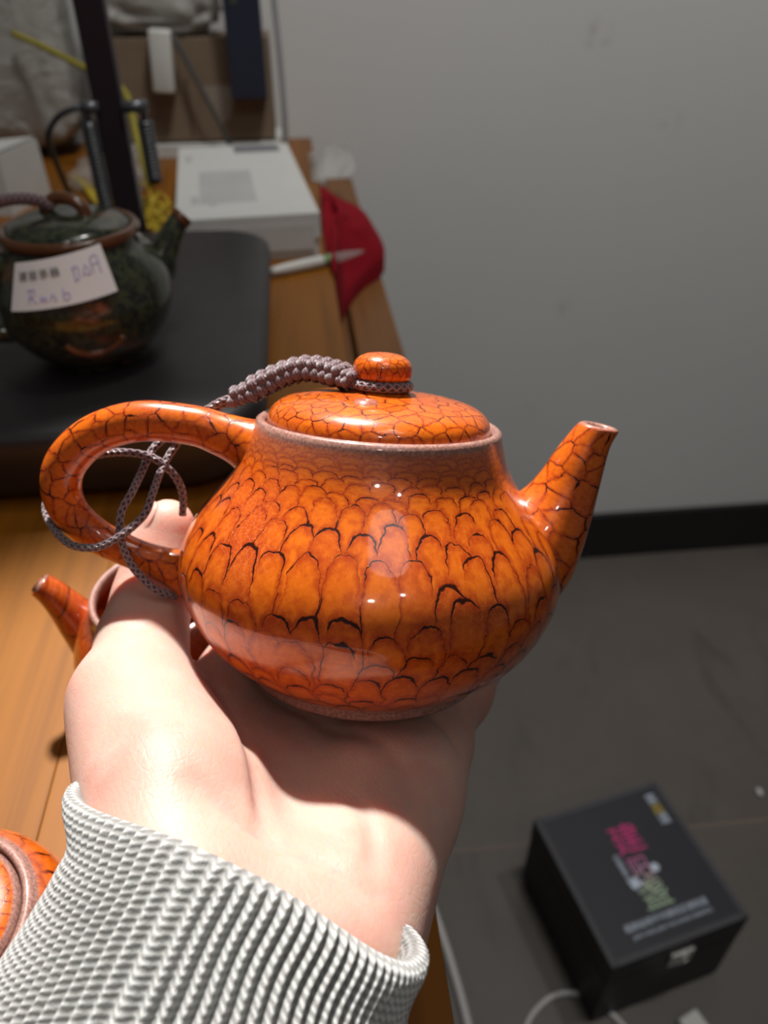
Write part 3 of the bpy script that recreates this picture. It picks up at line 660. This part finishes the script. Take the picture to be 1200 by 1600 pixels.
# price label: a stiff paper card, bent round the belly
def price_label():
    vs = []; fs = []; nx = 16
    a0, a1 = math.radians(-28), math.radians(33); R0 = 43.0
    for layer in (0, 1):
        for i in range(nx + 1):
            a = a0 + (a1 - a0) * i / nx
            for z_, rr in ((57.5 + 6.5 * i / nx, 36.0), (39.5 + 6.5 * i / nx, 45.3)):
                r_ = rr - .35 * layer; vs.append((math.sin(a) * r_, -math.cos(a) * r_, z_))
    m = 2 * (nx + 1)
    for i in range(nx):
        b = 2 * i; fs += [(b, b + 1, b + 3, b + 2), (m + b, m + b + 2, m + b + 3, m + b + 1), (b, b + 2, m + b + 2, m + b), (b + 1, m + b + 1, m + b + 3, b + 3)]
    fs += [(0, m, m + 1, 1), (2 * nx, 2 * nx + 1, m + 2 * nx + 1, m + 2 * nx)]
    o = fixn(make('price_label', np.array(vs) * .001, fs, M_label, gp, None, False))
    def onlab(u, w_):   # u across 0..1, w up 0..1
        a = a0 + (a1 - a0) * u; z_ = 39.5 + 18 * w_ + 6.5 * u; r_ = 45.3 + (36 - 45.3) * w_ + .18
        return (math.sin(a) * r_ * .001, -math.cos(a) * r_ * .001, z_ * .001)
    def wrap(name, body, size, u0, w0, mat, gapu):
        for q, chh in enumerate(body):
            a = a0 + (a1 - a0) * (u0 + q * gapu); nrm = Vector((math.sin(a) * .89, -math.cos(a) * .89, .45)).normalized()
            xx = Vector((math.cos(a), math.sin(a), .17)).normalized(); yy = nrm.cross(xx).normalized(); xx = yy.cross(nrm)
            text(name, chh, size, Vector(onlab(u0 + q * gapu, w0)) + nrm * .0003, Matrix((xx, yy, nrm)).transposed(), mat, o)
    wrap('printed_character', '建窑茶器', .0043, .13, .70, M_ink, .115)
    def stroke(pts): 
        tube('handwriting', [Vector(onlab(*p)) for p in pts], .00028, M_bink, o, 20, 6)
    for st_ in ([(.20, .12), (.21, .38), (.20, .44)], [(.18, .40), (.25, .42), (.24, .28), (.19, .26)], [(.22, .26), (.28, .13)], [(.31, .14), (.32, .26), (.34, .15), (.355, .26), (.37, .14)], [(.40, .15), (.43, .27), (.46, .15), (.44, .14)], [(.53, .12), (.53, .36)], [(.53, .24), (.58, .24), (.57, .12), (.53, .13)],
                [(.66, .42), (.66, .74)], [(.64, .68), (.70, .72), (.70, .50), (.66, .46)], [(.74, .5), (.78, .7), (.81, .5), (.75, .55)], [(.84, .78), (.84, .5)], [(.84, .80), (.91, .82), (.91, .46)], [(.84, .66), (.91, .68)]): stroke(st_)
price_label()

# second red pot on the table, behind the thumb
P2 = (-.0500, .1815, TT)
p2 = tag(empty('pitcher', P2), 'small open orange-red pitcher on the table behind the thumb', 'pitcher')
lathe('body', [(0, 0), (17, 0), (18, 1.2), (25, 8), (29.5, 17), (30.2, 25), (27.5, 34), (23.5, 40), (21.4, 44), (21.0, 47.6), (20.2, 48.2), (19.3, 47.6), (19.2, 44), (22, 39), (26, 32), (27.5, 24), (25, 12), (0, 4)], 72, M_glaze2, p2, lambda t, s, r, z: (t * 26, z * .15), lambda r, z, s: 1. if z > 44.5 else max(0, (z - 38) / 7) * .6, 90)
C = catmull([(14, 0, 18, 13), (22, 0, 23, 10.5), (27.5, 0, 31, 7.6), (31.5, 0, 39.0, 5.6), (34.5, 0, 44.5, 4.6), (37.5, 0, 48.0, 4.0)], 36); v, f = tubegeo(C[:, :3], C[:, 3], 24, False)
C2 = np.vstack([C[-1], C[-1] + (.5, 0, .5, -1.0), C[-1] + (-1, 0, -1.2, -1.6), C[-6] - (0, 0, 0, 2.2)]); v2, f2 = tubegeo(C2[:, :3], C2[:, 3], 24, True)
sp2 = make('spout', np.vstack([v, v2]) * .001, f + [tuple(q + len(v) for q in ff) for ff in f2], M_glaze2, p2, [(0, 0)] * (len(v) + len(v2)), True, [0] * len(v) + [.8] * len(v2))
sp2.data.uv_layers.remove(sp2.data.uv_layers[0]); l = sp2.data.uv_layers.new(name='UV')
for lp in sp2.data.loops: co = sp2.data.vertices[lp.vertex_index].co; l.data[lp.index].uv = (co.x * 160, co.z * 160 + co.y * 90)
fixn(sp2); sp2.rotation_euler = (0, 0, math.radians(170))
# third red pot at the lower left corner
P3 = (-.0905, .0885, TT)
p3 = tag(empty('tea_caddy', P3), 'round lidded orange-red crackle-glazed jar at the lower left beside the sleeve', 'jar')
lathe('body', [(0, 0), (19, 0), (20, 1), (26, 7), (29.5, 15), (30, 23), (28, 31), (25.0, 36), (23, 38), (22.4, 39.2), (21.4, 39.6), (20.4, 39.2), (20.0, 37.5), (0, 37)], 80, M_glaze, p3, lambda t, s, r, z: (t * 24, z * .16), lambda r, z, s: 1. if z > 37.6 else max(0, (z - 34) / 5) * .4, 90)
lathe('lid', [(0, 37.4), (19.2, 37.4), (19.7, 38.4), (19.3, 39.6), (17.6, 40.6), (13, 42), (8, 43.2), (4.5, 43.8), (3.6, 45), (0, 45)], 72, M_glaze, p3, lambda t, s, r, z: (r * math.cos(t * 6.2832) * .36 + 15, r * math.sin(t * 6.2832) * .36 + 5), lambda r, z, s: 1. if r > 18.6 else 0., 60)
lathe('knob', [(0, 44.6), (3.2, 44.8), (5, 47), (4.6, 49.6), (2.6, 51), (0, 51.4)], 40, M_glaze, p3, lambda t, s, r, z: (t * 6, z * .3), lambda r, z, s: 0., 30)

# ------------------------------------------------------------------ stand behind the green teapot
lp = tag(empty('lamp_stand', (-.1215, .600, TT)), 'dark upright bar with two black spring tubes behind the green teapot', 'stand')
box('base', (-.030, .012, .006), (.085, .052, .012), M_black, lp, .003)
box('upright_bar', (0, 0, .262), (.0190, .012, .50), M_post, lp, .001)
for x in (-.0151, .0224):
    z0 = .0475 if x < 0 else .0675
    tube('spring_tube', [(x, -.005, z0), (x, -.005, .108)], .0048, M_black, lp, 2, 20)
    nt = 24 if x < 0 else 16
    tube('spring', [(x + .005 * math.cos(t), -.005 + .005 * math.sin(t), z0 + .002 + t / (2 * math.pi) * .00235) for t in np.linspace(0, 2 * math.pi * nt, 260)], .0007, M_grey, lp, 0, 6)
    tube('clamp', [(x * .4, -.005, .1165), (x * 1.15, -.005, .1165)], .004, M_grey, lp, 2, 16)
    tube('link', [(x, -.005, .107), (x, -.005, .118)], .0022, M_grey, lp, 2, 10)
tube('cable', [(-.017, -.005, .1165), (-.026, -.005, .115), (-.037, 0, .109), (-.046, .004, .098), (-.050, .02, .082), (-.056, .06, .045), (-.062, .10, .003)], .0021, M_cable, lp, 40, 10)

# ------------------------------------------------------------------ things on the far end of the table
wb = tag(empty('box', (-.0485, .7435, TT), math.radians(5.2)), 'flat white cardboard box with pale grey print beside the red cloth', 'box')
box('tray_half', (0, 0, .0150), (.108, .248, .030), M_white, wb, .0012); box('lid_half', (0, 0, .0255), (.111, .251, .021), M_white, wb, .0012)
box('printed_panel', (-.013, -.034, .0361), (.046, .105, .0002), M_print, wb, 0)
for x, y in ((-.040, -.075), (-.026, -.083), (-.045, .07)): box('printed_mark', (x, y, .0361), (.006, .022, .0003), M_print, wb, 0)
box('dark_sticker', (.022, .105, .0362), (.045, .030, .0004), plain('slate_sticker', (.19, .19, .205), .5), wb, 0)
box('front_recess', (.008, -.1255, .017), (.085, .0006, .020), plain('front_panel_print', (.54, .53, .51), .6), wb, 0)
# white-handled craft knife / brush
br = tag(empty('brush', (.0055, .5955, TT + .0047), math.radians(27)), 'thin white-handled brush with a clear tip lying in front of the white box', 'brush')
tube('handle', [(-.031, 0, 0), (-.029, 0, 0), (.008, 0, 0), (.014, 0, 0)], [.003, .0042, .0045, .0042], M_whiteS, br, 12, 14)
tube('collar', [(.014, 0, 0), (.021, 0, 0)], .0041, plain('green_print', (.17, .30, .12), .4), br, 2, 14)
tube('tip', [(.021, 0, 0), (.034, 0, .0003), (.052, 0, .0008)], [.004, .0034, .0008], M_film, br, 10, 12)
# red cloth hanging over the table edge
def cloth(name, outline_fn, nu, nv, mat, th=.0012):
    V = [outline_fn(i / nu, j / nv) for i in range(nu + 1) for j in range(nv + 1)]
    F = [(i * (nv + 1) + j, i * (nv + 1) + j + 1, (i + 1) * (nv + 1) + j + 1, (i + 1) * (nv + 1) + j) for i in range(nu) for j in range(nv)]
    o = make(name, V, F, mat); m = o.modifiers.new('s', 'SOLIDIFY'); m.thickness = th; m.offset = 1
    dg = bpy.context.evaluated_depsgraph_get(); me = bpy.data.meshes.new_from_object(o.evaluated_get(dg)); o.modifiers.clear(); o.data = me
    return o
RO = np.array([(.0263, .8433, .753), (.0422, .8003, .750), (.0634, .789, .742), (.0728, .7548, .735), (.0793, .7186, .722), (.0565, .6815, .716), (.0429, .6491, .714), (.0330, .6149, .712), (.0262, .575, .7525), (.0225, .63, .7545), (.0225, .7187, .7555)])
def red_pouch():
    ring = catmull(np.vstack([RO, RO[:1]]), 60)[:-1]; m = len(ring); c = ring.mean(0) + (0, 0, .010); V = [tuple(c)]; F = []; NR = 10
    for k in range(1, NR + 1):
        q = k / NR
        for i, p in enumerate(ring):
            a = 2 * math.pi * i / m; v = c + (p - c) * q; v[2] += .010 * (1 - q * q) * (.5 + .5 * math.sin(3 * a + 5 * q)) + .004 * math.sin(7 * a + 9 * q) * q * (1 - q) * 3; V.append(tuple(v))
    for k in (0, 1):      # rolled hem and underside
        for p in ring:
            base = TT + .0006 if p[0] < .0258 else .7006
            z = p[2] - .003 if k == 0 else max(base, p[2] - .018); V.append((p[0] + (.0008 if p[0] > .0258 else 0), p[1], max(z, base)))
    F += [(0, 1 + i, 1 + (i + 1) % m) for i in range(m)]
    for k in range(NR + 1):
        o = 1 + k * m; F += [(o + i, o + m + i, o + m + (i + 1) % m, o + (i + 1) % m) for i in range(m)]
    return fixn(make('red_cloth', V, F, M_red))
tag(red_pouch(), 'dark red cloth pouch crumpled over the right table edge', 'cloth')
def filmf(u, v):
    return (.018 + .05 * v, .97 - .11 * u - .02 * math.sin(v * 5), TT + .002 + .018 * math.sin(v * 3.0) * math.sin(math.pi * min(1, u + .05)) + .003 * math.sin(u * 17 + v * 9) + .003)
fl = cloth('plastic_wrapper', filmf, 24, 24, M_film, .0003); tag(fl, 'crumpled clear plastic wrapper above the red cloth by the wall', 'wrapper')

# cardboard box, navy box, white adapter against the wall
cb = tag(empty('cardboard_box', (-.112, 1.035, TT)), 'brown cardboard box standing on a white pad against the wall', 'box')
for nm_, c_, s_ in (('front_panel', (0, -.036, .0665), (.188, .003, .099)), ('back_panel', (0, .036, .0665), (.188, .003, .099)), ('side_panel', (-.0925, 0, .0665), (.003, .069, .099)), ('side_panel', (.0925, 0, .0665), (.003, .069, .099)), ('top_flap', (-.0475, 0, .1175), (.093, .074, .003)), ('top_flap', (.0475, 0, .1175), (.093, .074, .003)), ('bottom_panel', (0, 0, .0155), (.182, .069, .003))): box(nm_, c_, s_, M_card, cb, .0006)
bm = bmesh.new(); vs = [bm.verts.new(p) for p in ((.012, -.0379, .072), (.052, -.0379, .073), (.044, -.0379, .040), (.032, -.0379, .032))]; f_ = bm.faces.new(vs); r = bmesh.ops.extrude_face_region(bm, geom=[f_]); bmesh.ops.translate(bm, vec=(0, -.0004, 0), verts=[q for q in r['geom'] if isinstance(q, bmesh.types.BMVert)])
finish('packing_tape', bm, plain('clear_tape', (.26, .22, .18), .3), cb)
box('seam', (-.002, -.0377, .05), (.0035, .0006, .06), plain('dark_seam', (.10, .07, .045), .8), cb, 0)
pd = tag(empty('paper_pad', (-.112, 1.033, TT)), 'white paper pad lying under the brown cardboard box', 'paper')
for k in range(3): box('sheet_block', (.0015 * (k - 1), 0, .0022 + .0045 * k), (.196, .088, .0043), M_white, pd, .0003)
nb_ = tag(empty('navy_box', (-.0430, .9840, TT)), 'tall navy blue box standing in front of the cardboard box', 'box')
NZ = .0
box('carton', (0, 0, .125), (.0385, .026, .125), M_navy, nb_, .001); box('lid_cap', (0, 0, .18), (.0395, .027, .03), M_navy, nb_, .001)
text('printed_emblem', '●', .008, (-.008, -.0138, .153), Matrix.Rotation(math.pi / 2, 3, 'X'), plain('olive_print', (.06, .065, .03), .6), nb_)
wa = tag(empty('power_adapter', (-.1345, .9857, TT)), 'white rectangular adapter with a black lead in front of the cardboard box', 'adapter')
bm = bmesh.new(); boxbm(bm, (0, 0, 0), (.0235, .022, .060), .003, 3, Matrix.Rotation(math.radians(4), 3, 'Y')); o = finish('housing', bm, M_whiteS, wa, True); o.location = (0, 0, .0985)
tube('lead', [(.010, 0, .123), (.016, -.001, .120), (.026, -.003, .100), (.040, -.006, .070), (.054, -.008, .040), (.063, -.008, .016), (.066, -.008, .0025), (.070, .0, .0025)], [.0026, .0026, .0024, .0022, .0022, .0022, .0022, .0022], M_cable, wa, 40, 10)
gc = tube('grey_cable', [(-.010, 1.0, TT + .24), (-.0095, 1.0, TT + .17), (-.007, .995, TT + .11), (-.006, .99, TT + .05), (-.0075, .99, TT + .012), (-.012, .985, TT + .0035), (-.03, .965, TT + .0035)], .0032, plain('light_grey_cable', (.30, .30, .30), .5), None, 50, 12); tag(gc, 'thick light grey cable hanging down the wall right of the navy box', 'cable')
# crumpled bags
def crumple(name, c_, s_, mat, label, cat, amp=.012, seed=1, rz=0):
    bm = bmesh.new(); bmesh.ops.create_icosphere(bm, subdivisions=5, radius=1)
    r = np.random.default_rng(seed); K = r.normal(size=(14, 3)) * 3.2; ph = r.uniform(0, 6.28, 14); 
    for v in bm.verts:
        p = np.array(v.co); q = np.sign(p) * np.abs(p) ** .45
        d = sum(abs(math.sin(K[i] @ p + ph[i])) for i in range(14)) / 14 - .6
        n_ = p / np.linalg.norm(p); q = q * np.array(s_) / 2 * .93 + n_ * d * amp * 2.2; q[2] = max(q[2], -s_[2] / 2)
        v.co = q
    o = finish(name, bm, mat, None, True); o.location = (c_[0], c_[1], c_[2] + s_[2] / 2); o.rotation_euler = (0, 0, rz); return tag(o, label, cat)
crumple('plastic_bag', (-.330, 1.025, TT), (.20, .085, .30), M_bag, 'large crumpled whitish plastic bag against the wall behind the dark upright bar', 'bag', .010, 3)
crumple('plastic_bag', (-.135, 1.03, TT + .1195), (.145, .07, .11), M_bag, 'crumpled white plastic bag resting on top of the cardboard box', 'bag', .012, 8)
wc = tag(empty('carton', (-.296, .815, TT), math.radians(-14)), 'small plain white carton left of the dark green teapot', 'carton')
bm = bmesh.new(); vs = boxbm(bm, (0, 0, .021), (.09, .075, .042), 0); 
for v in bm.verts:
    if v.co.z > .03: v.co.z += .010 * (v.co.x > 0) ; v.co.y *= .92
finish('carton_body', bm, M_white, wc); box('top_flap', (.01, .0, .0525), (.066, .066, .0012), M_white, wc, 0, 1, Matrix.Rotation(math.radians(-6), 3, 'Y')).location = (0, 0, -.002)
tag(tube('packing_string', [(-0.2802, 0.972, 0.8771), (-0.2442, 0.955, 0.8642), (-0.207, 0.93, 0.8505), (-0.1768, 0.9, 0.8426), (-0.1587, 0.87, 0.8347), (-0.1507, 0.84, 0.8216), (-0.1427, 0.8, 0.8083), (-0.1326, 0.755, 0.7921), (-0.126, 0.73, 0.7829)], .0032, M_rod, None, 60, 12), 'yellow cord running from the plastic bag down behind the dark upright bar', 'string')
# yellow strap and tangled yellow tassel
tag(tube('yellow_strap', [(-.232, .90, TT + .0022), (-.215, .865, TT + .003), (-.192, .80, TT + .006), (-.165, .735, TT + .007), (-.140, .69, TT + .005), (-.128, .67, TT + .0022)], .0045, M_yel, None, 40, 10, ry=.0016), 'flat yellow strap lying behind the dark green teapot', 'strap')
ts = tag(empty('yellow_tassel', (-.133, .715, TT)), 'tangled yellow tassel between the upright bar and the white box', 'tassel')
for q in range(26):
    a = rng.uniform(0, 6.28); r0 = rng.uniform(.006, .022); pts = []
    b0 = np.array((rng.normal() * .008, rng.normal() * .022, .004 + abs(rng.normal()) * .006))
    for k in range(7):
        a += rng.uniform(.5, 1.2); pts.append((b0[0] + r0 * math.cos(a) * .6, b0[1] + r0 * 1.6 * math.sin(a), max(.002, b0[2] + .004 * math.sin(a * 1.7) + .002)))
    tube('thread', pts, .0013, M_yel, ts, 24, 6)
crumple('plastic_scrap', (-.185, .88, TT), (.09, .10, .022), M_film, 'clear plastic scrap lying behind the upright bar', 'wrapper', .006, 5)

# ------------------------------------------------------------------ black gift box on the floor
BX = Vector((.3262, .4103, 0)); ang = math.atan2(.511 - .477, .39 - .229)
ex = Vector((math.cos(ang), math.sin(ang), 0)); ey = Vector((-ex.y, ex.x, 0))
gbx = tag(empty('gift_box', BX, ang), 'black presentation box with pink and green calligraphy and metal clasp on the floor', 'box')
LW, LD, HB = .1645, .170, .136
box('case', (0, 0, .006 + .047), (LW, LD, .094), M_case, gbx, .0015)
box('lid', (0, 0, .1180), (LW + .001, LD + .001, .034), M_case, gbx, .0015)
for x in (-1, 1): box('edge_trim', (x * (LW / 2 - .003), 0, .1354), (.006, LD - .002, .0014), M_trim, gbx, .0003)
for y in (-1, 1): box('edge_trim', (0, y * (LD / 2 - .003), .1354), (LW - .013, .006, .0014), M_trim, gbx, .0003)
lidp = box('lid_panel', (0, 0, .1354), (LW - .012, LD - .012, .0006), M_lid, gbx, 0)
for x in (-1, 1):
    for y in (-1, 1): box('foot', (x * (LW / 2 - .015), y * (LD / 2 - .015), .003), (.016, .016, .0062), M_case, gbx, .0008)
I3 = Matrix.Identity(3); zt = .1359
lidp.name = 'lid_panel'
cal = bpy.data.objects.new('calligraphy', None)
def lidtext(name, b, size, x, y, mat, rot=0., sx=1., shear=0.):
    o = text(name, b, size, (0, 0, 0), Matrix.Rotation(rot, 3, 'Z'), mat, lidp, shear, sx); o.location = (x, y, zt); return o
o = lidtext('calligraphy', '建', .038, 0, 0, M_cal)
bpy.data.objects.remove(cal)
me = o.data; me.transform(Matrix.Translation((.007, .028, 0)))
bm = bmesh.new(); bm.from_mesh(me)
for ch, dx, dy, sz, sx in (('阳', .003, -.006, .030, .85), ('盏', .001, -.035, .034, 1.05)):
    q = text('tmp', ch, sz, (dx, dy, 0), I3, M_cal, None, 0, sx); bm.from_mesh(q.data); bpy.data.objects.remove(q)
bm.to_mesh(me); bm.free(); o.location = (0, 0, zt)
lidtext('small_print', '●', .013, .0184, -.009, M_lt); lidtext('seal_mark', '●', .018, -.0115, -.019, M_lt)
o = text('side_column', '中国建盏之都', .0066, (0, 0, 0), I3, M_lt, lidp, 0, 1, True, .85); o.location = (-.0165, .000, zt)
for q, (ch, mt) in enumerate((('茶', M_lt), ('器', M_gold), ('道', M_lt))): lidtext('corner_mark', ch, .0145, .0628, .064 - .0128 * q, mt)
lidtext('maker_line', '福建省南平市建阳区建窑盏', .0084, 0, -.0568, M_lt)
lidtext('maker_small_line', 'JIAN YANG JIAN YAO ZHAN CERAMICS', .0054, .002, -.0665, M_lt)
cl = box('clasp', (.006, -LD / 2 - .0016, .101), (.028, .0030, .024), M_chrome, gbx, .0008); box('clasp_hook', (.006, -LD / 2 - .0040, .106), (.009, .003, .014), M_chrome, cl, .001)
tube('clasp_bail', [(-.003, -LD / 2 - .0038, .110), (-.003, -LD / 2 - .0046, .098), (.006, -LD / 2 - .0050, .095), (.015, -LD / 2 - .0046, .098), (.015, -LD / 2 - .0038, .110)], .0009, M_chrome, cl, 20, 8)
# cables on the floor
R5 = .0034
tag(tube('white_cable', [(.088, .56, R5), (.100, .50, R5), (.113, .436, R5), (.122, .38, R5), (.128, .324, R5), (.131, .25, R5), (.12, .16, R5)], .0045, M_wcable, None, 50, 12), 'white cable running along the floor beside the table edge', 'cable').location.z = .0012
tag(tube('white_cable', [(.15, .20, .0029), (.172, .268, .0029), (.191, .313, .0029), (.215, .334, .0029), (.238, .3415, .0029), (.262, .338, .0029), (.283, .322, .0029), (.300, .298, .0029), (.318, .25, .0029)], .0029, M_wcable, None, 60, 12), 'white cable curling under the front corner of the black presentation box', 'cable')
pg = tag(empty('plug', (.372, .285, 0), math.radians(20)), 'white plug lying on the floor in front of the black box', 'plug')
box('plug_body', (0, 0, .010), (.026, .036, .020), M_whiteS, pg, .003, 3)
for x in (-.006, .006): box('prong', (x, -.024, .010), (.002, .014, .006), M_chrome, pg, .0004)
sc = bmesh.new(); bmesh.ops.create_icosphere(sc, subdivisions=2, radius=1)
for v in sc.verts: v.co = v.co * random.uniform(.7, 1.15)
bmesh.ops.scale(sc, vec=(.0045, .007, .003), verts=sc.verts); o = finish('paper_scrap', sc, M_white, None, True); o.location = (.589, .560, .0026); tag(o, 'tiny white scrap on the floor behind the black box', 'scrap')
